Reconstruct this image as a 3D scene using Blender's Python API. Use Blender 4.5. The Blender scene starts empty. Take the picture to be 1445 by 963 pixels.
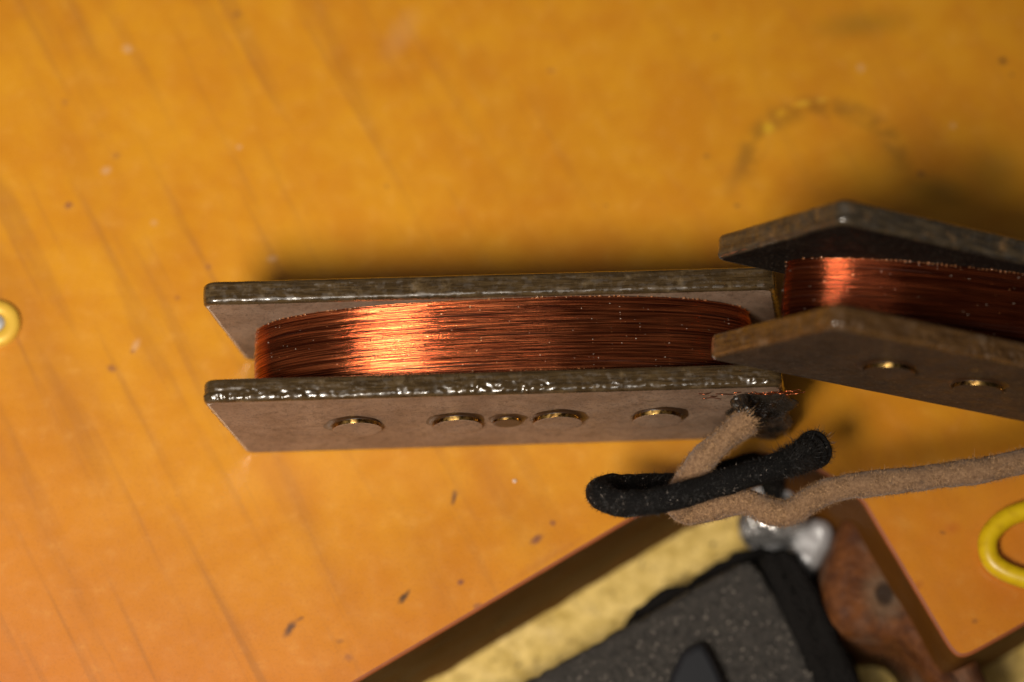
import bpy, bmesh, math, random
import numpy as np
from mathutils import Vector, Matrix, noise

S = 0.001                                  # everything below is written in millimetres
rng = np.random.default_rng(7)
random.seed(7)
scene = bpy.context.scene
col = scene.collection

# ------------------------------------------------------------------ camera
PW, PH, LENS = 1445.0, 963.0, 100.0
FPX = LENS / 36.0 * PW
CR = (Matrix.Rotation(0.3157, 3, 'X') @ Matrix.Rotation(-0.0492, 3, 'Y') @ Matrix.Rotation(-0.0281, 3, 'Z'))
CP = Vector((0.6291, 0.6904, 15.0)) + CR @ Vector((0, 0, 302.48))
cam_d = bpy.data.cameras.new('camera')
cam = bpy.data.objects.new('camera', cam_d)
col.objects.link(cam)
cam.matrix_world = Matrix.Translation(CP * S) @ CR.to_4x4()
cam_d.lens = LENS
cam_d.sensor_width = 36.0
cam_d.clip_start = 0.01
cam_d.clip_end = 20.0
cam_d.dof.use_dof = True
cam_d.dof.focus_distance = 0.300
cam_d.dof.aperture_fstop = 10.0
scene.camera = cam


def P(px, py, z):
    """the point of the bench at height z (mm) that lies under a spot of the photograph"""
    d = CR @ Vector(((px - PW / 2) / FPX, -(py - PH / 2) / FPX, -1.0))
    t = (z - CP.z) / d.z
    return CP + d * t


# ------------------------------------------------------------------ light
world = bpy.data.worlds.new('World')
scene.world = world
world.use_nodes = True
world.node_tree.nodes['Background'].inputs[0].default_value = (1.0, 0.86, 0.72, 1)
world.node_tree.nodes['Background'].inputs[1].default_value = 0.03

lamp_d = bpy.data.lights.new('desk_lamp', 'AREA')
lamp_d.shape = 'DISK'
lamp_d.size = 0.105
lamp_d.energy = 0.245
lamp_d.spread = math.radians(62)
lamp_d.color = (1.0, 0.90, 0.78)
lamp = bpy.data.objects.new('desk_lamp', lamp_d)
col.objects.link(lamp)
lamp.location = Vector((-116, -152, 322)) * S
lamp.rotation_euler = (Vector((-40, 14, 5)) * S - lamp.location).to_track_quat('-Z', 'Y').to_euler()

fill_d = bpy.data.lights.new('fill_light', 'AREA')  # unseen soft fill added above the camera to lift the shadows
fill_d.shape = 'DISK'
fill_d.size = 0.24
fill_d.energy = 0.36
fill_d.color = (1.0, 0.93, 0.84)
fill = bpy.data.objects.new('fill_light', fill_d)
col.objects.link(fill)
fill.location = Vector((-70, -150, 460)) * S
fill.rotation_euler = (Vector((0, 0, 5)) * S - fill.location).to_track_quat('-Z', 'Y').to_euler()

vs = scene.view_settings
vs.view_transform = 'Standard'
vs.look = 'None'
vs.exposure = 0.0
vs.gamma = 1.0
vs.use_curve_mapping = False
scene.cycles.use_denoising = True
scene.cycles.max_bounces = 8
scene.cycles.caustics_reflective = False


# ------------------------------------------------------------------ node helpers
def lin(r, g, b):
    f = lambda c: c / 12.92 if c <= 0.04045 else ((c + 0.055) / 1.055) ** 2.4
    return (f(r / 255), f(g / 255), f(b / 255), 1)


class Mat:
    def __init__(s, name):
        s.m = bpy.data.materials.new(name)
        s.m.use_nodes = True
        s.nt = s.m.node_tree
        s.b = s.nt.nodes['Principled BSDF']
        tc = s.n('ShaderNodeTexCoord')
        mp = s.n('ShaderNodeVectorMath', operation='SCALE')
        s.nt.links.new(tc.outputs['Object'], mp.inputs[0])
        mp.inputs['Scale'].default_value = 1000.0
        s.co = mp.outputs[0]                # object coordinates in millimetres

    def n(s, t, **k):
        x = s.nt.nodes.new(t)
        for a, v in k.items():
            setattr(x, a, v)
        return x

    def put(s, sock, v):
        if isinstance(v, bpy.types.NodeSocket):
            s.nt.links.new(v, sock)
        else:
            sock.default_value = v

    def set(s, **k):
        for a, v in k.items():
            s.put(s.b.inputs[a.replace('_', ' ')], v)
        return s

    def mapv(s, loc=(0, 0, 0), rot=(0, 0, 0), sc=(1, 1, 1), src=None, kind='POINT'):
        x = s.n('ShaderNodeMapping', vector_type=kind)
        s.put(x.inputs[0], src or s.co)
        x.inputs['Location'].default_value = loc
        x.inputs['Rotation'].default_value = rot
        x.inputs['Scale'].default_value = sc
        return x.outputs[0]

    def noise(s, scale, detail=3.0, rough=0.55, src=None, dist=0.0, colour=False):
        x = s.n('ShaderNodeTexNoise')
        s.put(x.inputs['Vector'], src or s.co)
        x.inputs['Scale'].default_value = scale
        x.inputs['Detail'].default_value = detail
        x.inputs['Roughness'].default_value = rough
        x.inputs['Distortion'].default_value = dist
        return x.outputs[1 if colour else 0]

    def rng(s, v, a, b, c=0.0, d=1.0, smooth=True):
        x = s.n('ShaderNodeMapRange')
        if smooth:
            x.interpolation_type = 'SMOOTHSTEP'
        s.put(x.inputs[0], v)
        for i, q in enumerate((a, b, c, d)):
            x.inputs[i + 1].default_value = q
        return x.outputs[0]

    def mix(s, f, a, b, mode='MIX'):
        x = s.n('ShaderNodeMix', data_type='RGBA', blend_type=mode)
        s.put(x.inputs[0], f)
        s.put(x.inputs[6], a)
        s.put(x.inputs[7], b)
        return x.outputs[2]

    def math(s, op, a, b=0.0):
        x = s.n('ShaderNodeMath', operation=op)
        s.put(x.inputs[0], a)
        s.put(x.inputs[1], b)
        return x.outputs[0]

    def bump(s, h, strength=0.3, dist=0.1, nrm=None):
        x = s.n('ShaderNodeBump')
        x.inputs['Strength'].default_value = strength
        x.inputs['Distance'].default_value = dist * S
        s.put(x.inputs['Height'], h)
        if nrm is not None:
            s.nt.links.new(nrm, x.inputs['Normal'])
        s.nt.links.new(x.outputs[0], s.b.inputs['Normal'])
        return x.outputs[0]


# ------------------------------------------------------------------ mesh helpers
def mesh_obj(name, verts, faces, mats, parent=None, smooth=True, mi=None):
    me = bpy.data.meshes.new(name)
    v = np.asarray(verts, float) * S
    me.from_pydata(v.tolist(), [], faces)
    for m in (mats if isinstance(mats, (list, tuple)) else [mats]):
        me.materials.append(m.m)
    if mi is not None:
        me.polygons.foreach_set('material_index', mi)
    if smooth:
        me.polygons.foreach_set('use_smooth', [True] * len(me.polygons))
    me.update()
    o = bpy.data.objects.new(name, me)
    col.objects.link(o)
    o.parent = parent
    return o


def empty(name, loc, rot=None):
    o = bpy.data.objects.new(name, None)
    col.objects.link(o)
    o.empty_display_size = 0.005
    m = Matrix.Translation(Vector(loc) * S)
    o.matrix_world = m @ rot.to_4x4() if rot is not None else m
    return o


def tag(o, label, cat, group=None, kind=None):
    o['label'] = label
    o['category'] = cat
    if group:
        o['group'] = group
    if kind:
        o['kind'] = kind
    return o


def fbm(p, sc, seed=0.0, octv=3):
    return noise.fractal(Vector((p[0] * sc + seed, p[1] * sc - seed * 1.7, p[2] * sc + seed * .6)), 1.0, 2.0, octv)


def catmull(pts, n):
    pts = [Vector(p) for p in pts]
    pts = [pts[0] * 2 - pts[1]] + pts + [pts[-1] * 2 - pts[-2]]
    out = []
    for i in range(1, len(pts) - 2):
        a, b, c, d = pts[i - 1:i + 3]
        for k in range(n):
            t = k / n
            out.append(0.5 * ((2 * b) + (c - a) * t + (2 * a - 5 * b + 4 * c - d) * t * t + (3 * b - a - 3 * c + d) * t ** 3))
    out.append(pts[-2])
    return out


def tube(path, rad, sides=16, lump=0.0, lsc=0.8, seed=0.0, cap=True):
    """verts, faces of a tube along a path, rad a number or a function of 0..1"""
    n = len(path)
    V, Fc = [], []
    up = Vector((0, 0, 1))
    prev = None
    frames = []
    for i in range(n):
        t = (path[min(i + 1, n - 1)] - path[max(i - 1, 0)]).normalized()
        if prev is None:
            a = t.orthogonal().normalized()
        else:
            a = (prev - t * prev.dot(t)).normalized()
        prev = a
        b = t.cross(a)
        frames.append((t, a, b))
        r = rad(i / (n - 1)) if callable(rad) else rad
        for k in range(sides):
            q = 2 * math.pi * k / sides
            d = a * math.cos(q) + b * math.sin(q)
            p = path[i] + d * r
            if lump:
                p = p + d * (lump * fbm(p, lsc, seed))
            V.append(p)
    for i in range(n - 1):
        for k in range(sides):
            k2 = (k + 1) % sides
            Fc.append((i * sides + k, i * sides + k2, (i + 1) * sides + k2, (i + 1) * sides + k))
    if cap:
        Fc.append(tuple(range(sides))[::-1])
        Fc.append(tuple((n - 1) * sides + k for k in range(sides)))
    return V, Fc, frames


def fuzz(path, frames, rad, count, lmin, lmax, w, seed):
    """short fibres standing off a cloth sleeve, each a thin bent sliver of two faces"""
    r = np.random.default_rng(seed)
    V, Fc = [], []
    n = len(path)
    for _ in range(count):
        f = r.uniform(0, n - 1.001)
        i = int(f)
        c = path[i].lerp(path[i + 1], f - i)
        t, a, b = frames[i]
        q = r.uniform(0, 2 * math.pi)
        rr = (rad(f / (n - 1)) if callable(rad) else rad)
        d = a * math.cos(q) + b * math.sin(q)
        e = -a * math.sin(q) + b * math.cos(q)
        L = r.uniform(lmin, lmax) * (1.8 if r.random() < .05 else 1)
        lay = t * r.normal(0, .8) + e * r.normal(0, .8) + d * r.uniform(.1, .55)
        lay.normalize()
        p0 = c + d * (rr * .96)
        p1 = p0 + lay * L * .55 + d * .02
        p2 = p0 + lay * L + d * r.uniform(-.04, .10) + e * r.normal(0, .08)
        s = lay.cross(d)
        if s.length < 1e-4:
            continue
        s = s.normalized() * w
        k = len(V)
        V += [p0 - s, p0 + s, p1 + s * .7, p1 - s * .7, p2]
        Fc += [(k, k + 1, k + 2, k + 3), (k + 3, k + 2, k + 4)]
    return V, Fc


# ================================================================== materials
def px_world(px, py, z=0.0):
    p = P(px, py, z)
    return p


# ---- amber lacquered maple of the guitar top, with grain, chips, stains and a painted shadow
MT = Mat('amber_lacquer')
ga = math.atan2(-0.91, 0.42)
gco = MT.mapv(rot=(0, 0, -ga), sc=(1, 1, 1))
gcs = MT.mapv(src=gco, sc=(0.022, 0.36, 0.3))
warp = MT.noise(0.03, 2.0)
g1 = MT.noise(1.0, 3.0, 0.6, src=gcs, dist=0.45)
gcs2 = MT.mapv(src=gco, sc=(0.014, 0.13, 0.3))
g2 = MT.noise(1.0, 2.0, 0.5, src=gcs2, dist=0.5)
mott = MT.noise(0.11, 3.0, 0.6)
mott2 = MT.noise(0.45, 3.0, 0.6)
fine = MT.noise(3.2, 2.0, 0.7)
base = MT.mix(MT.rng(mott, .32, .68), (0.570, 0.225, 0.0095, 1), (0.640, 0.285, 0.0120, 1))
# burst: towards the left and the lower edge the stain turns orange
sep = MT.n('ShaderNodeSeparateXYZ')
MT.put(sep.inputs[0], MT.co)
bu = MT.math('ADD', MT.math('MULTIPLY', sep.outputs[0], -0.55), MT.math('MULTIPLY', sep.outputs[1], -0.75))
bu = MT.math('ADD', bu, MT.math('MULTIPLY', MT.math('SUBTRACT', mott, .5), 26.0))
base = MT.mix(MT.rng(bu, 10, 62, 0, .85), base, (0.540, 0.165, 0.020, 1))
lowr = MT.math('ADD', MT.math('MULTIPLY', sep.outputs[0], 0.25), MT.math('MULTIPLY', sep.outputs[1], -1.0))
base = MT.mix(MT.rng(lowr, 8, 38, 0, .55), base, (0.560, 0.155, 0.014, 1))
grl = MT.rng(sep.outputs[0], 20, -28, .25, 1.0)
base = MT.mix(MT.math('MULTIPLY', grl, MT.rng(g1, .50, .74, 0, .40)), base, (0.270, 0.110, 0.026, 1))
base = MT.mix(MT.math('MULTIPLY', grl, MT.rng(g2, .50, .72, 0, .28)), base, (0.330, 0.115, 0.018, 1))
base = MT.mix(MT.rng(mott2, .55, .8, 0, .22), base, (0.72, 0.36, 0.05, 1))
base = MT.mix(MT.rng(fine, .48, .74, 0, .24), base, (0.30, 0.11, 0.015, 1))
wob = MT.noise(0.55, 2.0, 0.6, colour=True)
wv = MT.n('ShaderNodeVectorMath', operation='MULTIPLY_ADD')
MT.put(wv.inputs[0], wob)
wv.inputs[1].default_value = (.7, .7, 0)
MT.put(wv.inputs[2], MT.mapv(loc=(-.35, -.35, 0)))
wco = wv.outputs[0]


def mark(bs, px, py, rx, ry, ang, colr, amt, edge=.1):
    c = P(px, py, 0)
    v = MT.mapv(loc=(c.x, c.y, 0), rot=(0, 0, math.radians(ang)), sc=(rx / 12.8, ry / 12.8, 50), src=wco, kind='TEXTURE')
    ln = MT.n('ShaderNodeVectorMath', operation='LENGTH')
    MT.put(ln.inputs[0], v)
    return MT.mix(MT.rng(ln.outputs[1], 1.0, edge, 0, amt), bs, colr)


DK, PALE, PUR, BLK = (.10, .05, .03, 1), (.62, .40, .22, 1), (.16, .06, .045, 1), (.02, .017, .015, 1)
for a in [(97, 290, 9, 8, 0, PUR, .75), (180, 70, 11, 10, 0, PALE, .5), (150, 240, 12, 9, 30, PALE, .5), (192, 488, 8, 15, -20, PALE, .5),
          (157, 520, 9, 9, 0, PUR, .6), (188, 497, 6, 6, 0, PUR, .5), (335, 21, 9, 8, 0, DK, .4), (1415, 86, 10, 8, 0, BLK, .75), (640, 703, 6, 17, -10, DK, .8),
          (570, 842, 7, 18, -38, BLK, .85), (409, 888, 8, 19, -35, DK, .9), (424, 874, 10, 5, 25, DK, .5), (757, 762, 16, 8, 32, PUR, .8), (780, 737, 8, 7, 0, PUR, .6),
          (650, 821, 7, 6, 0, PUR, .75), (674, 856, 9, 7, 20, PUR, .55), (620, 901, 10, 9, 0, BLK, .9), (295, 376, 7, 7, 0, PUR, .45),
          (250, 421, 7, 6, 0, PUR, .4), (384, 365, 12, 6, 5, PALE, .45), (337, 208, 6, 6, 0, PALE, .5), (1330, 752, 6, 5, 0, DK, .5),
          (1376, 877, 7, 6, 0, DK, .4), (1215, 96, 10, 12, 0, PALE, .35), (1300, 246, 11, 8, -30, DK, .6), (1040, 290, 7, 6, 0, DK, .5),
          (997, 221, 7, 6, 0, DK, .45), (777, 100, 9, 6, 0, PUR, .35), (1010, 53, 7, 6, 0, DK, .35), (1428, 106, 7, 6, 0, DK, .4), (165, 220, 9, 8, 0, PUR, .35),
          (92, 145, 9, 9, 0, PUR, .3), (545, 263, 5, 5, 0, DK, .35), (218, 315, 9, 8, 0, PALE, .3), (1345, 178, 8, 8, 0, PALE, .35), (480, 905, 9, 6, 0, DK, .35),
          (492, 928, 9, 9, 0, PUR, .4), (855, 290, 4, 4, 0, DK, .4), (565, 50, 70, 30, 60, PALE, .16)]:  # last entry is a wide, faint pale patch
    base = mark(base, *a)
OLV = (.26, .15, .012, 1)  # smudge tone; also paints in the tilted pickup's shadow at upper right
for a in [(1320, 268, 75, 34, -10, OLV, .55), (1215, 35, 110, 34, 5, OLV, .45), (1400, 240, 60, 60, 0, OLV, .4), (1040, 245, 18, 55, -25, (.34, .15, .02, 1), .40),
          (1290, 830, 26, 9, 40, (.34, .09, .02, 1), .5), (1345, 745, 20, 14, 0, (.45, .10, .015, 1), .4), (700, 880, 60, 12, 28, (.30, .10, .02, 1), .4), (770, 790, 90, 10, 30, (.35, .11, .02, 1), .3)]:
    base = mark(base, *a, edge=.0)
# ring left by something round
rc = P(1163, 246, 0)
rv = MT.mapv(loc=(rc.x, rc.y, 0), sc=(116 / 12.6, 108 / 12.6, 50), src=wco, kind='TEXTURE')
rl = MT.n('ShaderNodeVectorMath', operation='LENGTH')
MT.put(rl.inputs[0], rv)
ring = MT.math('MULTIPLY', MT.rng(rl.outputs[1], .72, .97), MT.rng(rl.outputs[1], 1.22, 1.0))
rs = MT.n('ShaderNodeSeparateXYZ')
MT.put(rs.inputs[0], rv)
upper = MT.rng(rs.outputs[1], -.35, .35)
ring = MT.math('MULTIPLY', MT.math('MULTIPLY', ring, upper), MT.rng(MT.noise(.5, 3.0), .30, .62))
base = MT.mix(MT.math('MULTIPLY', ring, .48), base, (.17, .085, .012, 1))
for a in [(1084, 181, 13, 14, 0, (.72, .42, .02, 1), .8), (1102, 160, 12, 8, 40, (.72, .40, .02, 1), .55), (1132, 147, 20, 7, 15, (.72, .42, .03, 1), .7), (1160, 142, 14, 6, 10, (.66, .38, .03, 1), .6)]:
    base = mark(base, *a)
big = MT.noise(.045, 4.0, .6, src=MT.mapv(loc=(40, 12, 0)))
base = MT.mix(MT.rng(big, .42, .68, 0, .5), base, (.84, .76, .70, 1), 'MULTIPLY')
base = MT.mix(1.0, base, (.90, .90, .95, 1), 'MULTIPLY')
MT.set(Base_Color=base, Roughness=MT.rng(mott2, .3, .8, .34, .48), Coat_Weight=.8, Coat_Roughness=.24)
MT.b.inputs['Specular IOR Level'].default_value = .4
MT.bump(MT.math('ADD', MT.noise(2.2, 4.0, .7), MT.math('MULTIPLY', MT.noise(.3, 2.0), 3.0)), .2, .03)

# ---- stained wall of the rout
MC = Mat('stained_rout_wood')
gr = MC.noise(1.0, 4.0, .6, src=MC.mapv(sc=(.25, .25, 1.6)))
mo = MC.noise(.16, 3.0)
cb = MC.mix(gr, (.085, .030, .004, 1), (.15, .055, .008, 1))
cb = MC.mix(MC.rng(mo, .45, .75, 0, .6), cb, (.12, .055, .02, 1))
cb = MC.mix(MC.rng(MC.noise(1.4, 3.0), .62, .75, 0, .6), cb, (.03, .02, .012, 1))
MC.set(Base_Color=cb, Roughness=.6)
MC.b.inputs['Specular IOR Level'].default_value = .08
MC.bump(MC.noise(1.5, 4.0), .3, .15)

MLIP = Mat('reddish_lip')  # reddish edge, coloured darker so its rounding shows no lamp glint
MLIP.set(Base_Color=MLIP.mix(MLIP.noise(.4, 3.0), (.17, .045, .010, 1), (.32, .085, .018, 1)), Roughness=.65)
ML = Mat('brown_shellac')
cb = ML.mix(ML.rng(ML.noise(.35, 5.0, .7), .3, .7), (.055, .016, .004, 1), (.17, .055, .011, 1))
cb = ML.mix(ML.rng(ML.noise(.12, 2.0, src=ML.mapv(loc=(9, 3, 0))), .45, .65, 0, .8), cb, (.16, .095, .06, 1))
hp = P(1248, 838, -8)  # screw hole painted flat, its inner shade given by colour
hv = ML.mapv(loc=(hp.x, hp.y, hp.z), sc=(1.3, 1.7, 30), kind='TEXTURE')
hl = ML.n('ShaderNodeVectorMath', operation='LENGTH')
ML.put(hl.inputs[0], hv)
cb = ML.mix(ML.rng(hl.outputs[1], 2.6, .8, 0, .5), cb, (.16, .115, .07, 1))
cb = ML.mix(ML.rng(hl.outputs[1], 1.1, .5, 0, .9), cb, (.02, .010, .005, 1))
ML.set(Base_Color=cb, Roughness=ML.rng(ML.noise(.9, 4.0), .35, .65, .5, .85))
ML.b.inputs['Specular IOR Level'].default_value = .3
ML.bump(ML.noise(1.1, 5.0, .7), .7, .5)

# ---- yellow floor of the rout
MY = Mat('yellow_rout_floor')
cb = MY.mix(MY.rng(MY.noise(.5, 4.0, .65), .3, .7), (.44, .30, .065, 1), (.70, .51, .16, 1))
cb = MY.mix(MY.rng(MY.noise(1.1, 4.0, .7, src=MY.mapv(loc=(4, 8, 0))), .54, .70, 0, .75), cb, (.20, .13, .035, 1))
cb = MY.mix(MY.rng(MY.noise(.8, 3.0, .6, src=MY.mapv(loc=(14, 1, 0))), .66, .72, 0, .9), cb, (.03, .025, .018, 1))
MY.set(Base_Color=cb, Roughness=.5)
MY.bump(MY.noise(1.2, 4.0), .5, .3)

# ---- varnished fibre flange: face and edge
def fibre_face(name, c0, c1, c2, spec=.4):
    M = Mat(name)
    cb = M.mix(M.rng(M.noise(.22, 3.0, .6), .3, .7), c0, c1)
    cb = M.mix(M.rng(M.noise(1.1, 4.0, .7), .48, .70, 0, .65), cb, c2)
    cb = M.mix(M.rng(M.noise(.12, 3.0, .6, src=M.mapv(loc=(31, 5, 2))), .5, .75, 0, .5), cb, c2)
    sp = M.noise(5.5, 2.0, .6)
    cb = M.mix(M.rng(sp, .56, .70, 0, .7), cb, (.035, .022, .014, 1))
    cb = M.mix(M.rng(M.noise(4.5, 2.0, .6, src=M.mapv(loc=(7, 7, 7))), .62, .74, 0, .35), cb, (.50, .40, .31, 1))
    scr = M.noise(1.0, 2.0, .5, src=M.mapv(sc=(.12, 1, 2.2)))
    cb = M.mix(M.rng(scr, .60, .72, 0, .25), cb, c2)
    M.set(Base_Color=cb, Roughness=M.rng(M.noise(.6), .3, .7, .55, .75))
    M.b.inputs['Specular IOR Level'].default_value = spec
    M.bump(M.noise(3.5, 4.0, .7), .35, .10)
    return M


MF = fibre_face('fibre_face', (.195, .125, .082, 1), (.270, .185, .128, 1), (.115, .072, .042, 1))
MF2 = fibre_face('fibre_face_dark', (.028, .015, .006, 1), (.052, .028, .012, 1), (.013, .008, .004, 1))
MF3 = fibre_face('fibre_face_black', (.004, .003, .0025, 1), (.009, .0065, .0045, 1), (.003, .002, .002, 1), .1)


def fibre_edge(name, c0, c1, c2, rough=(.12, .5), worn=.5):
    M = Mat(name)
    lam = M.noise(1.0, 4.0, .65, src=M.mapv(sc=(.30, 3.2, .30)))
    cb = M.mix(M.rng(lam, .35, .68), c0, c1)
    cb = M.mix(M.rng(M.noise(.5, 4.0, .65), .55, .72, 0, worn), cb, c2)
    cb = M.mix(M.rng(M.noise(2.6, 3.0, .7), .60, .74, 0, .6), cb, (.015, .010, .005, 1))
    rg = M.rng(M.noise(1.2, 3.0, .6), .38, .66, rough[0], rough[1])
    M.set(Base_Color=cb, Roughness=rg, Coat_Weight=.8, Coat_Roughness=.05)
    M.bump(M.noise(1.0, 4.0, .65, src=M.mapv(sc=(1.1, 3.0, 1.1))), .35, .10)
    return M


ME = fibre_edge('fibre_edge', (.028, .017, .007, 1), (.066, .042, .018, 1), (.15, .105, .055, 1))
ME2 = fibre_edge('fibre_edge_amber', (.045, .021, .006, 1), (.100, .050, .016, 1), (.15, .10, .06, 1), (.25, .6), .7)
ME3 = fibre_edge('fibre_edge_black', (.018, .014, .010, 1), (.060, .042, .022, 1), (.15, .085, .035, 1), (.3, .65), .8)

# ---- copper windings
def copper(name, c0, c1):
    M = Mat(name)
    st = M.noise(1.0, 3.0, .6, src=M.mapv(sc=(.10, 6.0, .10)))
    cb = M.mix(M.rng(st, .3, .7), c0, c1)
    cb = M.mix(M.rng(M.noise(.25, 3.0), .5, .8, 0, .5), cb, c0)
    M.set(Base_Color=cb, Metallic=.92, Roughness=M.rng(st, .3, .7, .11, .20))
    return M


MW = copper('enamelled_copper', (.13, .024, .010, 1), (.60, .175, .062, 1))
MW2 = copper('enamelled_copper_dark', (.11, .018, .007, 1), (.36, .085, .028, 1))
MCORE = Mat('winding_core').set(Base_Color=(.06, .016, .009, 1), Roughness=.5)
MVB = Mat('dried_varnish').set(Base_Color=(.30, .12, .045, 1), Roughness=.08, Coat_Weight=1.0)
MVB.b.inputs['Specular IOR Level'].default_value = .9
MLINT = Mat('pale_lint').set(Base_Color=(.62, .52, .44, 1), Roughness=.4)

# ---- poles, brass, metals
MP = Mat('brass_rim')
MP.set(Base_Color=MP.mix(MP.rng(MP.noise(1.2, 3.0), .35, .7), (.46, .29, .09, 1), (.11, .055, .016, 1)), Metallic=1.0, Roughness=MP.rng(MP.noise(2.0), .3, .7, .14, .38))
MGR = Mat('grime_shade')  # dirt plus the shaded gap above the poles, put into the colour
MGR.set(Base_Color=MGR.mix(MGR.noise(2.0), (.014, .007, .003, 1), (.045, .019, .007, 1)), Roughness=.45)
MSOL = Mat('solder_metal')
MSOL.set(Base_Color=MSOL.mix(MSOL.rng(MSOL.noise(.5, 3.0), .35, .65), (.55, .54, .53, 1), (.30, .29, .28, 1)), Metallic=.75, Roughness=MSOL.rng(MSOL.noise(.8), .3, .7, .14, .4))
MSOL.bump(MSOL.noise(.9, 3.0), .4, .4)
MTIN = Mat('dull_zinc')
MTIN.set(Base_Color=MTIN.mix(MTIN.noise(.6, 3.0), (.42, .42, .43, 1), (.60, .60, .61, 1)), Metallic=.55, Roughness=.48)

# ---- cloths, rubber, ferrite
MTAN = Mat('tan_cloth')
cb = MTAN.mix(MTAN.rng(MTAN.noise(2.6, 4.0, .8), .3, .7), (.12, .060, .026, 1), (.27, .16, .082, 1))
cb = MTAN.mix(MTAN.rng(MTAN.noise(6.0, 2.0, .7), .55, .75, 0, .7), cb, (.09, .045, .02, 1))
cb = MTAN.mix(MTAN.rng(MTAN.noise(.9, 3.0, .6, src=MTAN.mapv(loc=(3, 9, 2))), .62, .72, 0, .6), cb, (.05, .03, .02, 1))
MTAN.set(Base_Color=cb, Roughness=.9)
MTAN.b.inputs['Sheen Weight'].default_value = .15
MTAN.bump(MTAN.noise(5.0, 3.0, .7), .8, .15)
MTANF = Mat('tan_fibre')
MTANF.set(Base_Color=MTANF.mix(MTANF.rng(MTANF.noise(4.0, 3.0, .7), .35, .65), (.10, .046, .016, 1), (.44, .265, .13, 1)), Roughness=.85)
MBLK = Mat('black_cloth')
cb = MBLK.mix(MBLK.rng(MBLK.noise(6.5, 3.0, .7), .35, .7), (.0015, .0015, .0015, 1), (.008, .007, .0065, 1))
cb = MBLK.mix(MBLK.rng(MBLK.noise(7.0, 2.0, .6, src=MBLK.mapv(loc=(4, 4, 4))), .68, .76, 0, .5), cb, (.20, .16, .12, 1))
MBLK.set(Base_Color=cb, Roughness=.85)
MBLK.b.inputs['Specular IOR Level'].default_value = .15
MBLK.bump(MBLK.noise(6.0, 3.0, .7), .9, .16)
MBLKF = Mat('black_fibre').set(Base_Color=(.014, .0125, .0115, 1), Roughness=.6)
MWAX = Mat('black_wax')
MWAX.set(Base_Color=MWAX.mix(MWAX.noise(1.5, 3.0), (.006, .005, .004, 1), (.035, .026, .018, 1)), Roughness=MWAX.rng(MWAX.noise(2.5), .35, .65, .12, .6))
MWAX.bump(MWAX.noise(3.0, 3.0), .6, .2)
MTHR = Mat('tarred_thread').set(Base_Color=(.012, .011, .010, 1), Roughness=.3)
MYEL = Mat('yellow_insulation')
MYEL.set(Base_Color=MYEL.mix(MYEL.rng(MYEL.noise(.8, 3.0), .4, .75), (.62, .42, .006, 1), (.52, .33, .006, 1)), Roughness=.36)
MFER = Mat('ferrite')
cb = MFER.mix(MFER.rng(MFER.noise(1.3, 5.0, .8), .35, .65), (.014, .012, .010, 1), (.050, .043, .036, 1))
cb = MFER.mix(MFER.rng(MFER.noise(3.2, 2.0, .6), .64, .72, 0, .7), cb, (.36, .31, .25, 1))
MFER.set(Base_Color=cb, Roughness=MFER.rng(MFER.noise(3.0), .4, .7, .32, .75))
MFER.bump(MFER.noise(2.6, 4.0, .75), 1.0, .35)
MFOAM = Mat('black_foam')
MFOAM.set(Base_Color=MFOAM.mix(MFOAM.noise(2.0, 3.0), (.003, .0028, .0026, 1), (.012, .010, .009, 1)), Roughness=.9)
MFOAM.b.inputs['Specular IOR Level'].default_value = .15
MFOAM.bump(MFOAM.noise(2.0, 4.0), 1.0, .5)
MSHD = Mat('shadow_black').set(Base_Color=(.016, .017, .020, 1), Roughness=.35)  # near-black for the shadow shape on the block
MSPRK = Mat('ferrite_grain').set(Base_Color=(.50, .43, .36, 1), Roughness=.3)
MBONE = Mat('brass_washer')
MBONE.set(Base_Color=MBONE.mix(MBONE.noise(.7, 3.0), (.72, .46, .06, 1), (.62, .36, .04, 1)), Roughness=.4)
MBONE.b.inputs['Metallic'].default_value = .15


# ================================================================== guitar body with its rout
def chaikin(pts, it, closed=True):
    for _ in range(it):
        q = []
        n = len(pts)
        for i in range(n):
            a, b = pts[i], pts[(i + 1) % n]
            q += [a * .75 + b * .25, a * .25 + b * .75]
        pts = q
    return pts


def dense(pts, step):
    out = []
    n = len(pts)
    for i in range(n):
        a, b = pts[i], pts[(i + 1) % n]
        k = max(1, int((b - a).length / step))
        out += [a.lerp(b, j / k) for j in range(k)]
    return out


def area2(p):
    return sum(p[i].x * p[(i + 1) % len(p)].y - p[(i + 1) % len(p)].x * p[i].y for i in range(len(p)))


def offset(pts, d):
    """move a counter-clockwise outline outwards by d"""
    n = len(pts)
    out = []
    for i in range(n):
        t = (pts[(i + 1) % n] - pts[i - 1]).normalized()
        out.append(pts[i] + Vector((t.y, -t.x, 0)) * d)
    return out


def stack(rings_z, close_top=None, close_bot=None):
    """rings (list of (pts, z)) joined by quads; fills return separately"""
    V, Fc = [], []
    n = len(rings_z[0][0])
    for pts, z in rings_z:
        for p in pts:
            V.append((p.x, p.y, z))
    for r in range(len(rings_z) - 1):
        for i in range(n):
            j = (i + 1) % n
            Fc.append((r * n + i, r * n + j, (r + 1) * n + j, (r + 1) * n + i))
    return V, Fc


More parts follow.
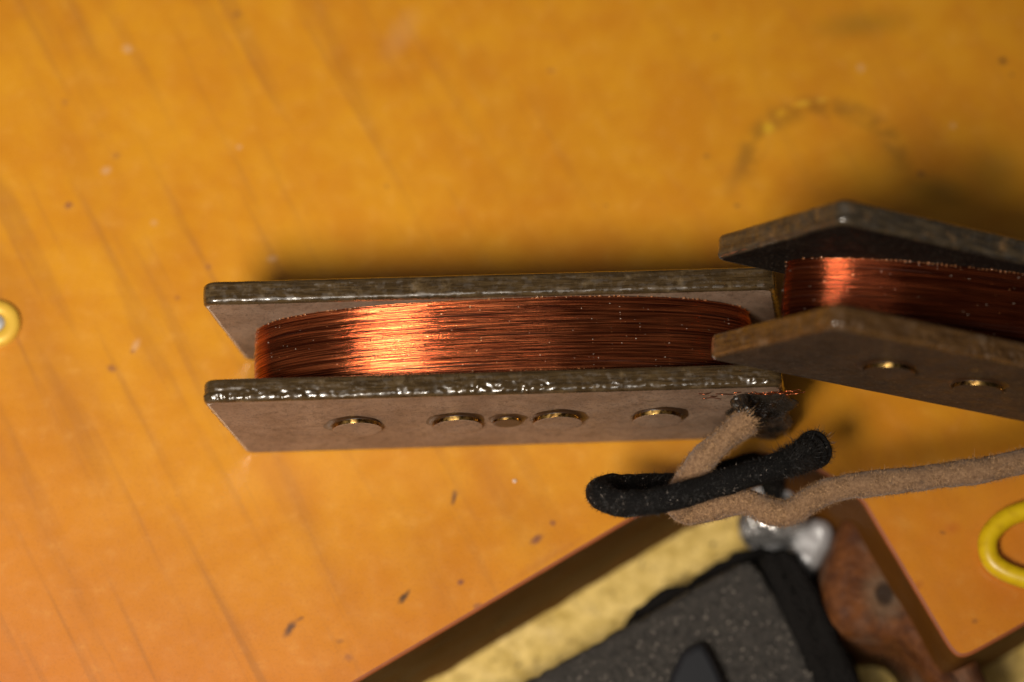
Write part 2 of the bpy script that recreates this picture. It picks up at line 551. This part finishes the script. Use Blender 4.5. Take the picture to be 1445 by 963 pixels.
FLOOR = -24.0
cav_px = [(330, 1067), (430, 1007), (530, 948), (710, 841.5), (890, 735), (985, 679), (1040, 650), (1090, 643), (1140, 655), (1185, 684), (1214, 704),
          (1228, 728), (1280, 815), (1318, 880), (1336, 910), (1345, 922), (1355, 928), (1368, 926), (1386, 917), (1445, 884), (1560, 815), (1700, 900), (1600, 1250), (800, 1400)]
cav = [P(x, y, 0) for x, y in cav_px]
if area2(cav) < 0:
    cav.reverse()
cav = dense(chaikin(cav, 2), 1.0)
for p in cav:
    p.z = 0
body = empty('guitar_body', (0, 0, 0))
tag(body, 'amber lacquered guitar body top with a routed rectangular cavity, worn and stained', 'guitar')
bm = bmesh.new()
X0, X1, Y0, Y1 = -150, 190, -150, 150


def loop(pts, z):
    vs_ = [bm.verts.new((p[0] * S, p[1] * S, z * S)) for p in pts]
    return vs_, [bm.edges.new((vs_[i], vs_[(i + 1) % len(vs_)])) for i in range(len(vs_))]


_, e1 = loop([(X0, Y0), (X1, Y0), (X1, Y1), (X0, Y1)], 0)
_, e2 = loop([(p.x, p.y) for p in offset(cav, .4)], 0)
bmesh.ops.triangle_fill(bm, use_beauty=True, use_dissolve=False, edges=e1 + e2)
for f in bm.faces:
    if f.normal.z < 0:
        f.normal_flip()
me = bpy.data.meshes.new('body_top')
bm.to_mesh(me)
bm.free()
me.materials.append(MT.m)
top = bpy.data.objects.new('body_top', me)
col.objects.link(top)
top.parent = body
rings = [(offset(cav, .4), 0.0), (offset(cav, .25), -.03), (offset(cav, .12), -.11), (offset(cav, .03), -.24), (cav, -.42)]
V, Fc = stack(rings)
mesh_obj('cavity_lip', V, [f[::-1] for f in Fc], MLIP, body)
rings = [(cav, -.42)]
for k in range(1, 13):
    z = -.6 + (FLOOR + .4) * k / 12
    rings.append(([p + Vector((fbm((p.x, p.y, z), .25), fbm((p.x, p.y, z), .25, 5), 0)) * .25 for p in cav], z))
V, Fc = stack(rings)
mesh_obj('cavity_wall', V, [f[::-1] for f in Fc], MC, body)
# floor sheet as a bumpy grid under the whole rout
nx, ny = 120, 90
V, Fc = [], []
bx0, bx1 = min(p.x for p in cav) - 2, max(p.x for p in cav) + 2
by0, by1 = min(p.y for p in cav) - 2, max(p.y for p in cav) + 2
for j in range(ny):
    for i in range(nx):
        x, y = bx0 + (bx1 - bx0) * i / (nx - 1), by0 + (by1 - by0) * j / (ny - 1)
        V.append((x, y, FLOOR + .25 * fbm((x, y, 0), .22)))
for j in range(ny - 1):
    for i in range(nx - 1):
        k = j * nx + i
        Fc.append((k, k + 1, k + nx + 1, k + nx))
mesh_obj('cavity_floor', V, Fc, MY, body)


def slab(name, px, z0, z1, mat, parent, bev=.6, it=2, step=1.0, lump=0.0, lsc=.4, seed=0.0):
    """prism standing on z0 whose top outline at z1 lies under the given spots of the photograph"""
    pts = [P(x, y, z1) for x, y in px]
    if area2(pts) < 0:
        pts.reverse()
    pts = dense(chaikin(pts, it), step)
    rr = [(pts, z0), (pts, (z0 + z1) / 2), (pts, z1 - bev), (offset(pts, -bev * .3), z1 - bev * .3), (offset(pts, -bev), z1)]
    V, Fc = stack(rr)
    n = len(pts)
    # top as shrinking rings so that it can carry relief
    c = sum(pts, Vector()) / n
    last = rr[-1][0]
    base_i = len(V) - n
    R_ = 14
    for k in range(1, R_):
        f = 1 - k / R_
        for p in last:
            V.append((c.x + (p.x - c.x) * f, c.y + (p.y - c.y) * f, z1))
        b2 = len(V) - n
        for i in range(n):
            j = (i + 1) % n
            Fc.append((base_i + i, base_i + j, b2 + j, b2 + i))
        base_i = b2
    V.append((c.x, c.y, z1))
    for i in range(n):
        Fc.append((base_i + i, base_i + (i + 1) % n, len(V) - 1))
    Fc.append(tuple(range(n))[::-1])
    if lump:
        V = [(v[0] + lump * fbm(v, lsc, seed + 3), v[1] + lump * fbm(v, lsc, seed + 9), v[2] + lump * fbm(v, lsc, seed)) for v in V]
    return mesh_obj(name, V, Fc, mat, parent)


slab('cavity_ledge', [(1196, 722), (1176, 760), (1163, 810), (1170, 862), (1192, 888), (1232, 898), (1272, 900), (1290, 912), (1312, 945), (1370, 1030), (1420, 1000), (1330, 830), (1265, 725), (1225, 700)],
     FLOOR - .5, -8, ML, body, bev=2.0, lump=.35, lsc=.12, seed=3)


# ================================================================== pickups
L, TH, GAP, SL, SPC, HH = 60.44, 2.55, 8.17, 3.645, 10.72, 20.0


def flange(name, sgn, w_in, w_out, mats, parent, rough_amp, seed, face_out_first):
    """upright fibre plate, parallelogram outline with rounded corners; local x along, z up, y across"""
    r = 1.3
    cs = [(-L / 2, 0), (L / 2, 0), (L / 2, HH), (-L / 2, HH)]
    cs = [Vector((u + sgn * SL * (v / HH - .5), v, 0)) for u, v in cs]
    pts = []
    for i in range(4):
        a, b, c = cs[i - 1], cs[i], cs[(i + 1) % 4]
        d1, d2 = (a - b).normalized(), (c - b).normalized()
        half = d1.angle(d2) / 2
        t = r / math.tan(half)
        s0, s1 = b + d1 * t, b + d2 * t
        cc = b + (d1 + d2).normalized() * (r / math.sin(half))
        a0 = math.atan2((s0 - cc).y, (s0 - cc).x)
        a1 = math.atan2((s1 - cc).y, (s1 - cc).x)
        while a1 < a0:
            a1 += 2 * math.pi
        pts += [cc + Vector((math.cos(a0 + (a1 - a0) * k / 6), math.sin(a0 + (a1 - a0) * k / 6), 0)) * r for k in range(7)]
    pts = dense(pts, .16)
    n = len(pts)
    be = .55
    th = abs(w_out - w_in)
    dy = 1 if w_out > w_in else -1
    prof = [(-be - .25, 0), (-be, 0), (-be * .62, be * .06), (-be * .28, be * .28), (-be * .06, be * .62), (0, be)]
    for k in range(1, 12):
        prof.append((0, be + (th - 2 * be) * k / 12))
    prof += [(0, th - be), (-be * .06, th - be * .62), (-be * .28, th - be * .28), (-be * .62, th - be * .06), (-be, th), (-be - .25, th)]
    V, Fc, mi = [], [], []
    for ins, w in prof:
        ring_ = offset(pts, ins)
        for i, p in enumerate(ring_):
            y = w_in + dy * w
            q = Vector((p.x, y, p.y))
            t = (pts[(i + 1) % n] - pts[i - 1]).normalized()
            nn = Vector((t.y, 0, -t.x))
            a = .05 * fbm(q, .7, seed)
            if w > 0 and ins > -be * .5:
                f = w / th
                lac = rough_amp * max(0.0, min(1.0, (f - .38) * 4)) * max(.3, min(1, .7 + 1.5 * fbm(q, .16, seed + 40))) * (1.0 if p.y > HH * .5 else .4)
                a += lac * (fbm(q, 2.1, seed + 11, 3) * .55 + max(0, fbm(q, .8, seed + 4)) * .5)
                a += .03 * fbm((q.x * .3, q.y * 3, q.z * .3), 1.0, seed + 2)
            V.append(q + nn * a)
    m = len(prof)
    for r_ in range(m - 1):
        for i in range(n):
            j = (i + 1) % n
            f4 = (r_ * n + i, r_ * n + j, (r_ + 1) * n + j, (r_ + 1) * n + i)
            Fc.append(f4 if dy < 0 else f4[::-1])
            mi.append(1 if r_ == 0 or r_ == m - 2 else 0)
    ca, cb_ = tuple(range(n)), tuple((m - 1) * n + i for i in range(n))
    Fc.append(ca[::-1] if dy < 0 else ca)
    Fc.append(cb_ if dy < 0 else cb_[::-1])
    mi += [1, 1]
    return mesh_obj(name, V, Fc, mats, parent, mi=mi)


def superell(a, b, nn, m):
    out = []
    for k in range(m):
        q = 2 * math.pi * k / m
        c, s = math.cos(q), math.sin(q)
        out.append((a * math.copysign(abs(c) ** (2 / nn), c), b * math.copysign(abs(s) ** (2 / nn), s)))
    # even spacing
    P_ = np.array(out + [out[0]])
    d = np.r_[0, np.cumsum(np.hypot(*np.diff(P_, axis=0).T))]
    t = np.linspace(0, d[-1], m, endpoint=False)
    return np.c_[np.interp(t, d, P_[:, 0]), np.interp(t, d, P_[:, 1])], d[-1]


def coil(parent, a, b, nn, mats, seed, base_n, loose_n, amp, turn):
    r = np.random.default_rng(seed)
    M_ = 240
    path, per = superell(a, b, nn, M_)
    path = path @ np.array([[math.cos(turn), math.sin(turn)], [-math.sin(turn), math.cos(turn)]])
    tg = np.roll(path, -1, 0) - np.roll(path, 1, 0)
    tg /= np.hypot(*tg.T)[:, None]
    nr = np.c_[tg[:, 1], -tg[:, 0]]
    # core
    K = 30
    V, Fc = [], []
    for k in range(K):
        w = -GAP / 2 + GAP * k / (K - 1)
        for i in range(M_):
            V.append((path[i, 0] - nr[i, 0] * .12, w, HH / 2 + path[i, 1] - nr[i, 1] * .12))
    for k in range(K - 1):
        for i in range(M_):
            j = (i + 1) % M_
            Fc.append((k * M_ + i, (k + 1) * M_ + i, (k + 1) * M_ + j, k * M_ + j))
    c = mesh_obj('coil', V, Fc, MCORE, parent)
    # wound strands
    V, Fc = [], []
    th = np.linspace(0, 2 * np.pi, M_, endpoint=False)
    bow = lambda w: .22 * (1 - (2 * w / GAP) ** 2)
    SD = 6
    for q in range(base_n + loose_n):
        loose = q >= base_n
        if not loose:
            w0 = -GAP / 2 + .06 + (GAP - .12) * q / (base_n - 1) + r.normal(0, .02)
            rad = GAP / base_n * r.uniform(.42, .66)
            off = r.uniform(-.09, .07)
            am = amp * .4
        else:
            w0 = r.uniform(-GAP / 2 + .1, GAP / 2 - .1)
            rad = r.uniform(.03, .07)
            off = r.uniform(.03, .10)
            am = amp * r.uniform(.5, 2.5)
        w = np.full(M_, w0)
        rr = np.full(M_, off)
        for hn in range(1, 9):
            w += am / hn ** .6 * r.normal() * .35 * np.sin(hn * th + r.uniform(0, 6.28))
            rr += .02 / hn ** .5 * r.normal() * np.sin((hn + 4) * th + r.uniform(0, 6.28))
        w = np.clip(w, -GAP / 2 + .03, GAP / 2 - .03)
        rr = rr + bow(w)
        k0 = len(V)
        for i in range(M_):
            for s_ in range(SD):
                an = 2 * math.pi * s_ / SD
                o_ = rr[i] + rad * math.cos(an)
                V.append((path[i, 0] + nr[i, 0] * o_, w[i] + rad * math.sin(an), HH / 2 + path[i, 1] + nr[i, 1] * o_))
        for i in range(M_):
            j = (i + 1) % M_
            for s_ in range(SD):
                t_ = (s_ + 1) % SD
                Fc.append((k0 + i * SD + s_, k0 + j * SD + s_, k0 + j * SD + t_, k0 + i * SD + t_))
    o = mesh_obj('wire_turns', V, Fc, mats, c)
    o['kind'] = 'stuff'
    # varnish beads and lint caught in the windings and in the seam against the rear flange
    ico = bmesh.new()
    bmesh.ops.create_icosphere(ico, subdivisions=1, radius=1.0)
    iv = np.array([v.co[:] for v in ico.verts])
    ifc = [[v.index for v in f.verts] for f in ico.faces]
    ico.free()
    for nm, mt, cnt in (('varnish_beads', MVB, 900), ('lint_flecks', MLINT, 230)):
        V, Fc = [], []
        for q in range(cnt):
            i = r.integers(0, M_)
            seam = nm == 'varnish_beads' and r.random() < .72
            side = 1 if r.random() < .72 else -1
            w = side * (GAP / 2 - abs(r.normal(0, .07)) - .03) if seam else r.uniform(-GAP / 2 + .2, GAP / 2 - .2)
            sz = r.uniform(.03, .10) if seam else r.uniform(.014, .042)
            o_ = bow(w) + (.16 if not seam else r.uniform(.02, .28))
            ct = np.array((path[i, 0] + nr[i, 0] * o_, w, HH / 2 + path[i, 1] + nr[i, 1] * o_))
            ax = np.array((sz * r.uniform(1, 3.2 if seam else 2.4), sz * r.uniform(.7, 1.1), sz * r.uniform(.6, 1.1)))
            pv = iv * ax * (1 + r.normal(0, .12, (len(iv), 1)))
            ca, sa = tg[i]
            pv = np.c_[pv[:, 0] * ca - pv[:, 2] * sa, pv[:, 1], pv[:, 0] * sa + pv[:, 2] * ca]
            k0 = len(V)
            V += (pv + ct).tolist()
            Fc += [tuple(k0 + x for x in f) for f in ifc]
        o = mesh_obj(nm, V, Fc, mt, c)
        o['kind'] = 'stuff'
    return c


def pole_mesh(rad, out, face_mat, ring_w=.30, name='pole_piece'):
    """round magnet end standing proud of the plate (towards -y), brass rim, dusty face, grime ring round its foot"""
    n = 40
    V, Fc, mi = [], [], []
    prof = [(rad + ring_w * 1.2, -.012), (rad + ring_w * .6, -.02), (rad + .02, -.10), (rad, -.16), (rad, -(out - .05)), (rad - .015, -(out - .015)), (rad - .05, -out), (rad - .35, -out)]
    for ri, y in prof:
        for k in range(n):
            q = 2 * math.pi * k / n
            zs = .42 if ri > rad + .1 else 0
            rw = ri + (.10 * math.sin(3 * q + 1) + .08 * math.sin(7 * q) if ri > rad + .1 else 0)
            V.append((rw * math.cos(q), y, rw * math.sin(q) + zs))
    for r_ in range(len(prof) - 1):
        for k in range(n):
            j = (k + 1) % n
            Fc.append((r_ * n + k, r_ * n + j, (r_ + 1) * n + j, (r_ + 1) * n + k))
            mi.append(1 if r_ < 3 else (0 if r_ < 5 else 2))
    Fc.append(tuple((len(prof) - 1) * n + k for k in range(n)))
    mi.append(2)
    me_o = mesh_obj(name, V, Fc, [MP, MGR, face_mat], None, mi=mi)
    return me_o


def pickup(loc, rot, sgn, fm, fmb, em_f, em_b, wire, sh, seed, label, group):
    root = empty('pickup', loc, rot)
    tag(root, label, 'pickup', group)
    fo = GAP / 2 + TH
    flange('flange', sgn, -GAP / 2, -fo, [em_f, fm], root, .36, seed, True)
    flange('flange', sgn, GAP / 2, fo, [em_b, fmb], root, .07, seed + 30, True)
    coil(root, sh[0], sh[1], sh[2], wire, seed, sh[3], sh[4], sh[5], sh[6])
    pm = None
    for k in (-1.5, -.5, .5, 1.5):
        if pm is None:
            pm = pole_mesh(2.66, .60, fm, .40)
            o = pm
        else:
            o = pm.copy()
            col.objects.link(o)
        o.parent = root
        o.location = Vector((k * SPC, -fo, HH / 2 + .15)) * S
        o.rotation_euler = (0, .9 * k, 0)
    return root


R0 = Matrix.Identity(3)
pu1 = pickup((0, 0, 0), R0, -1, MF, MF, ME, ME, MW, (26.6, 9.15, 2.4, 62, 120, .16, 0.03), 11,
             'pickup standing on edge on the amber top, bright copper windings between grey-brown plates', 'pickups')
R2 = Matrix.Rotation(-0.1209, 3, 'Z') @ Matrix.Rotation(0.0669, 3, 'X') @ Matrix.Rotation(0.4056, 3, 'Y')
loc2 = Vector((53.87, -1.98, 20.9)) + R2 @ Vector((0, 0, -HH / 2))
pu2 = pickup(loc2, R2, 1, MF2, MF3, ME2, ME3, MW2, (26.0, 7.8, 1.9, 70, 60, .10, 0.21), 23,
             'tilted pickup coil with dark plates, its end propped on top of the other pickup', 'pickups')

# centre eyelet between the inner poles of the first pickup
fo = GAP / 2 + TH
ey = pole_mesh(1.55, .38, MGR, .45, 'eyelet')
ey.parent = pu1
ey.location = Vector((.0, -fo, HH / 2 + .2)) * S
ey['label'] = 'dark small eyelet between the middle poles'


# lead-out wax, threads and copper hairs at the end of the first pickup
def blob(name, c, rx, ry, rz, mat, parent, lump, lsc, seed, sub=4):
    b = bmesh.new()
    bmesh.ops.create_icosphere(b, subdivisions=sub, radius=1.0)
    V = []
    for v in b.verts:
        p = Vector((v.co.x * rx, v.co.y * ry, v.co.z * rz)) + Vector(c)
        V.append(p + v.co * (lump * fbm(p, lsc, seed)))
    Fc = [tuple(x.index for x in f.verts) for f in b.faces]
    b.free()
    return mesh_obj(name, V, Fc, mat, parent)


blob('wax_lump', (27.2, -fo + .05, 11.0), 3.6, .75, 7.0, MWAX, pu1, .7, .4, 2)
blob('wax_lump', (29.0, -fo + .15, 5.0), 2.6, .6, 5.4, MWAX, pu1, .6, .4, 21)
blob('wax_lump', (24.9, -fo - .25, 15.6), 1.5, .9, 1.7, MWAX, pu1, .45, .9, 5)
V, Fc = [], []
r_ = np.random.default_rng(3)
for k in range(24):
    x = r_.uniform(19.5, 29.5) if k < 14 else r_.uniform(27, 29.5)
    z = 17.6 + r_.normal(0, .45)
    l_ = r_.uniform(.6, 2.4)
    pth = catmull([Vector((x, -fo - r_.uniform(.03, .2), z)), Vector((x + l_ * .5, -fo - r_.uniform(.03, .28), z + r_.normal(0, .2))), Vector((x + l_, -fo - .04, z + r_.normal(0, .3)))], 4)
    v, f, _ = tube(pth, .045, 5)
    k0 = len(V)
    V += v
    Fc += [tuple(k0 + i for i in q) for q in f]
o = mesh_obj('copper_hairs', V, Fc, MW, pu1)
o['kind'] = 'stuff'

# ================================================================== cloth wires
# tan lead: from the frayed end on the pickup, down through the black loop and away to the right
tan_pts = [P(1056, 592, 19.5), P(1030, 614, 19), P(1000, 640, 18), P(972, 672, 16), P(956, 704, 13), P(972, 724, 11.5), P(1010, 716, 12.5), P(1052, 708, 14), P(1085, 722, 15), P(1115, 724, 15.5), P(1150, 702, 16),
           P(1190, 688, 16.5), P(1260, 680, 17), P(1330, 671, 17.5), P(1390, 663, 18), P(1445, 651, 18.5), P(1530, 632, 17), P(1620, 612, 12), P(1700, 600, 5)]
tan = empty('cloth_wire', P(1056, 592, 0))
inv = Vector(tan.location) / S
path = [p - inv for p in catmull(tan_pts, 14)]
trad = lambda t: 1.32 + .12 * math.exp(-((t - 0.0) / .03) ** 2) + .06 * math.sin(t * 60)
V, Fc, fr = tube(path, trad, 24, .16, .55, 4)
mesh_obj('sleeve', V, Fc, MTAN, tan)
V, Fc = fuzz(path, fr, trad, 26000, .2, .7, .020, 5)
mesh_obj('fuzz', V, Fc, MTANF, tan)['kind'] = 'stuff'
# torn lip and tarred threads at the frayed end
t0, a0, b0 = fr[0]
V, Fc = [], []
r_ = np.random.default_rng(9)
for k in range(420):
    q = r_.uniform(0, 6.283)
    d = a0 * math.cos(q) + b0 * math.sin(q)
    p0 = path[0] + d * r_.uniform(.3, 1.45) + t0 * r_.uniform(0, .8)
    p1 = p0 - t0 * r_.uniform(.1, .9) + d * r_.normal(.1, .3)
    p2 = p1 - t0 * r_.uniform(0, .4) + Vector(r_.normal(0, .25, 3).tolist())
    s = t0.cross(d) * .03
    k0 = len(V)
    V += [p0 - s, p0 + s, p1 + s, p1 - s, p2]
    Fc += [(k0, k0 + 1, k0 + 2, k0 + 3), (k0 + 3, k0 + 2, k0 + 4)]
mesh_obj('torn_lip', V, Fc, MTANF, tan)['kind'] = 'stuff'
for k in range(9):
    off = a0 * r_.normal(0, .35) + b0 * r_.normal(0, .35)
    st = path[0] + off + t0 * 1.2
    md = P(1050 + r_.normal(0, 4), 577 + r_.normal(0, 3), 20.4) - inv
    en = P(1046 + r_.normal(0, 7), 567 + r_.normal(0, 3), 18.8) - inv
    v, f, _ = tube(catmull([st, (path[0] + off - t0 * .6), md, en], 8), .16, 8, .03, 2.0, k)
    mesh_obj('thread', v, f, MTHR, tan)
tag(tan, 'tan fuzzy cloth covered wire, frayed at its end, threaded through the black loop', 'wire')

# black sleeve doubled back on itself
blk_pts = [P(1150, 634, 13.5), P(1130, 645, 15.5), P(1095, 658, 17), P(1050, 672, 18), P(1000, 688, 18.5), P(950, 702, 19), P(905, 711, 19), P(868, 710, 18), P(847, 700, 16.5), P(848, 690, 14), P(875, 687, 11.5),
           P(915, 687, 9.5), P(960, 683, 8), P(1010, 670, 6.5), P(1060, 657, 3), P(1085, 668, -4), P(1092, 690, -12), P(1100, 705, -19)]
bl = empty('black_cloth_wire', P(850, 695, 0))
inv = Vector(bl.location) / S
path = [p - inv for p in catmull(blk_pts, 14)]
brad = lambda t: 1.34 + (.55 + .22 * math.sin(t * 330)) * math.exp(-(t / .055) ** 2) + .05 * math.sin(t * 70)
V, Fc, fr = tube(path, brad, 24, .14, .6, 8)
mesh_obj('sleeve', V, Fc, MBLK, bl)
V, Fc = fuzz(path, fr, brad, 14000, .18, .6, .018, 6)
mesh_obj('fuzz', V, Fc, MBLKF, bl)['kind'] = 'stuff'
V, Fc = fuzz(path[:26], fr[:26], (lambda t: 1.8 - .35 * t), 3000, .3, 1.2, .022, 16)
t0, a0, b0 = fr[0]
r_ = np.random.default_rng(77)
for k in range(900):
    q, rr_ = r_.uniform(0, 6.283), 1.8 * math.sqrt(r_.random())
    d = a0 * math.cos(q) + b0 * math.sin(q)
    p0 = path[0] + d * rr_ + t0 * .1
    p1 = p0 - t0 * r_.uniform(.1, .7) + d * r_.normal(.05, .3) + Vector(r_.normal(0, .15, 3).tolist())
    p2 = p1 - t0 * r_.uniform(-.1, .4) + Vector(r_.normal(0, .35, 3).tolist())
    sd = t0.cross(d) * .025
    k0 = len(V)
    V += [p0 - sd, p0 + sd, p1 + sd, p1 - sd, p2]
    Fc += [(k0, k0 + 1, k0 + 2, k0 + 3), (k0 + 3, k0 + 2, k0 + 4)]
mesh_obj('frayed_end', V, Fc, MBLKF, bl)['kind'] = 'stuff'
V, Fc = fuzz(path, fr, brad, 1300, .07, .26, .016, 26)
mesh_obj('pale_lint', V, Fc, MLINT, bl)['kind'] = 'stuff'
tag(bl, 'black cloth sleeved wire doubled back into a hairpin loop', 'wire')

# yellow insulated wire bent into a loop
yl_pts = [P(1560, 700, 1.0), P(1500, 706, 1.0), P(1452, 719, 1.05), P(1418, 733, 1.05), P(1396, 757, 1.05), P(1396, 785, 1.05), P(1414, 804, 1.05), P(1450, 818, 1.05), P(1500, 826, 1.05), P(1570, 822, 1.05)]
yw = empty('yellow_wire', P(1396, 770, 0))
inv = Vector(yw.location) / S
V, Fc, fr = tube([p - inv for p in catmull(yl_pts, 14)], 1.1, 20, .02, .6, 2)
mesh_obj('insulation', V, Fc, MYEL, yw)
tag(yw, 'bright yellow plastic insulated wire bent in a loop on the amber top', 'wire')

# ================================================================== things lying in the rout
def root_at(o, label, cat, group=None):
    tag(o, label, cat, group)
    return o


fer = empty('ferrite_block', P(960, 920, FLOOR))
inv = Vector(fer.location) / S


def slab_in(name, px, z0, z1, mat, parent, **k):
    o = slab(name, px, z0, z1, mat, None, **k)
    me_ = o.data
    for v in me_.vertices:
        v.co -= parent.location
    o.parent = parent
    return o


slab_in('block', [(600, 1040), (720, 974), (860, 896), (1020, 806), (1052, 790), (1070, 796), (1086, 826), (1168, 967), (1215, 1050), (900, 1200)], FLOOR + 2.2, -11, MFER, fer, bev=.8, it=2, step=.6, lump=.22, lsc=1.1, seed=4)
V, Fc = [], []
r_ = np.random.default_rng(31)
for k in range(300):
    c = P(r_.uniform(760, 1150), r_.uniform(800, 975), -10.95)
    e = c + Vector((0, 0, 0))
    sz = r_.uniform(.06, .17)
    k0 = len(V)
    # only where the block really is
    px = CR.transposed() @ (e - CP)
    X_, Y_ = PW / 2 + FPX * px.x / -px.z, PH / 2 - FPX * px.y / -px.z
    if Y_ < 812 + (1052 - X_) * .56 or (X_ > 1060 and Y_ < 806 + (X_ - 1066) * 1.72):
        continue
    c = c - inv
    V += [c + Vector((sz, 0, 0)), c + Vector((-sz * .5, sz * .8, 0)), c + Vector((-sz * .5, -sz * .8, 0)), c + Vector((0, 0, sz * 1.2))]
    Fc += [(k0, k0 + 1, k0 + 3), (k0 + 1, k0 + 2, k0 + 3), (k0 + 2, k0, k0 + 3)]
mesh_obj('grains', V, Fc, MSPRK, fer, smooth=False)['kind'] = 'stuff'
tag(fer, 'rough dark grey gritty block lying in the cavity', 'magnet block')

pad = empty('foam_pad', P(1060, 850, FLOOR))
slab_in('pad', [(860, 1060), (880, 900), (893, 862), (925, 842), (1005, 798), (1060, 766), (1095, 768), (1128, 800), (1165, 860), (1200, 925), (1260, 1040), (900, 1200)], FLOOR + .3, -17, MFOAM, pad, bev=.8, it=2, step=.8, lump=.8, lsc=.45, seed=14)
tag(pad, 'torn black foam pad under the grey gritty block', 'foam')
bar = empty('rubber_strip', P(1130, 850, FLOOR))
slab_in('strip', [(1072, 786), (1090, 772), (1112, 770), (1132, 786), (1192, 905), (1222, 975), (1250, 1050), (1190, 1050)], -17.5, -9.5, MFOAM, bar, bev=1.2, it=2, step=.8, lump=.5, lsc=.5, seed=24)
tag(bar, 'thick black rubbery strip along the end of the grey gritty block', 'strip')
wed = empty('shadow_wedge', P(985, 940, -11))  # solid piece standing in for a dark triangular shadow on the block
slab_in('wedge', [(955, 925), (985, 903), (1000, 912), (1024, 962), (1050, 1040), (920, 1040)], -11.0, -8.2, MSHD, wed, bev=.8, it=1, step=.6)
tag(wed, 'dark wedge modelled for a triangular shadow on top of the grey gritty block', 'wedge')

# solder lug: bent zinc tab with a bright solder lump
lug = empty('solder_lug', P(1110, 760, FLOOR))
inv = Vector(lug.location) / S
slab_in('tab', [(1118, 752), (1148, 728), (1172, 732), (1180, 752), (1160, 800), (1142, 806), (1112, 784)], FLOOR + .2, -12.5, MTIN, lug, bev=1.3, it=2, step=.5, lump=.3, lsc=.3, seed=1)
c = P(1098, 738, -14) - inv
blob('solder_lump', c, 3.9, 2.6, 3.0, MSOL, lug, 1.1, .28, 6)
c = P(1060, 742, -15) - inv
blob('solder_lump', c, 1.5, 2.2, 2.6, MSOL, lug, .7, .35, 9)
c = P(1096, 692, -14) - inv
blob('solder_lump', c, 3.0, 1.3, 2.4, MTIN, lug, .6, .35, 12)
c = P(1100, 735, -19) - inv
blob('lug_foot', c, 4.6, 4.0, 4.6, MTIN, lug, .6, .3, 15)
tag(lug, 'silvery soldered metal lug in the cavity under the tan wire', 'solder lug')

# brass washer at the far left and a bright fleck on the lacquer
wc = P(-5, 458, 0)
ws = empty('brass_washer', (wc.x, wc.y, 0))
n, V, Fc = 48, [], []
prof = [(1.05, .05), (1.05, .75), (1.3, .95), (2.1, .95), (2.5, .8), (2.72, .45), (2.75, .05)]
for ri, z in prof:
    for k in range(n):
        q = 2 * math.pi * k / n
        V.append((ri * math.cos(q), ri * math.sin(q), z))
for a in range(len(prof) - 1):
    for k in range(n):
        j = (k + 1) % n
        Fc.append((a * n + k, (a + 1) * n + k, (a + 1) * n + j, a * n + j))
mesh_obj('ring', V, Fc, MBONE, ws)
blob('screw_head', (0, 0, .5), 1.04, 1.04, .45, MTIN, ws, 0, 1, 0, 3)
tag(ws, 'small yellow ring washer with a grey screw on the amber top', 'washer')

fl = P(726, 679, .18)
o = blob('solder_bead', (0, 0, 0), .22, .2, .18, MLINT, None, .03, 3, 1, 2)
o.location = fl * S
tag(o, 'tiny bright white bead lying on the amber top below the standing pickup', 'bead')
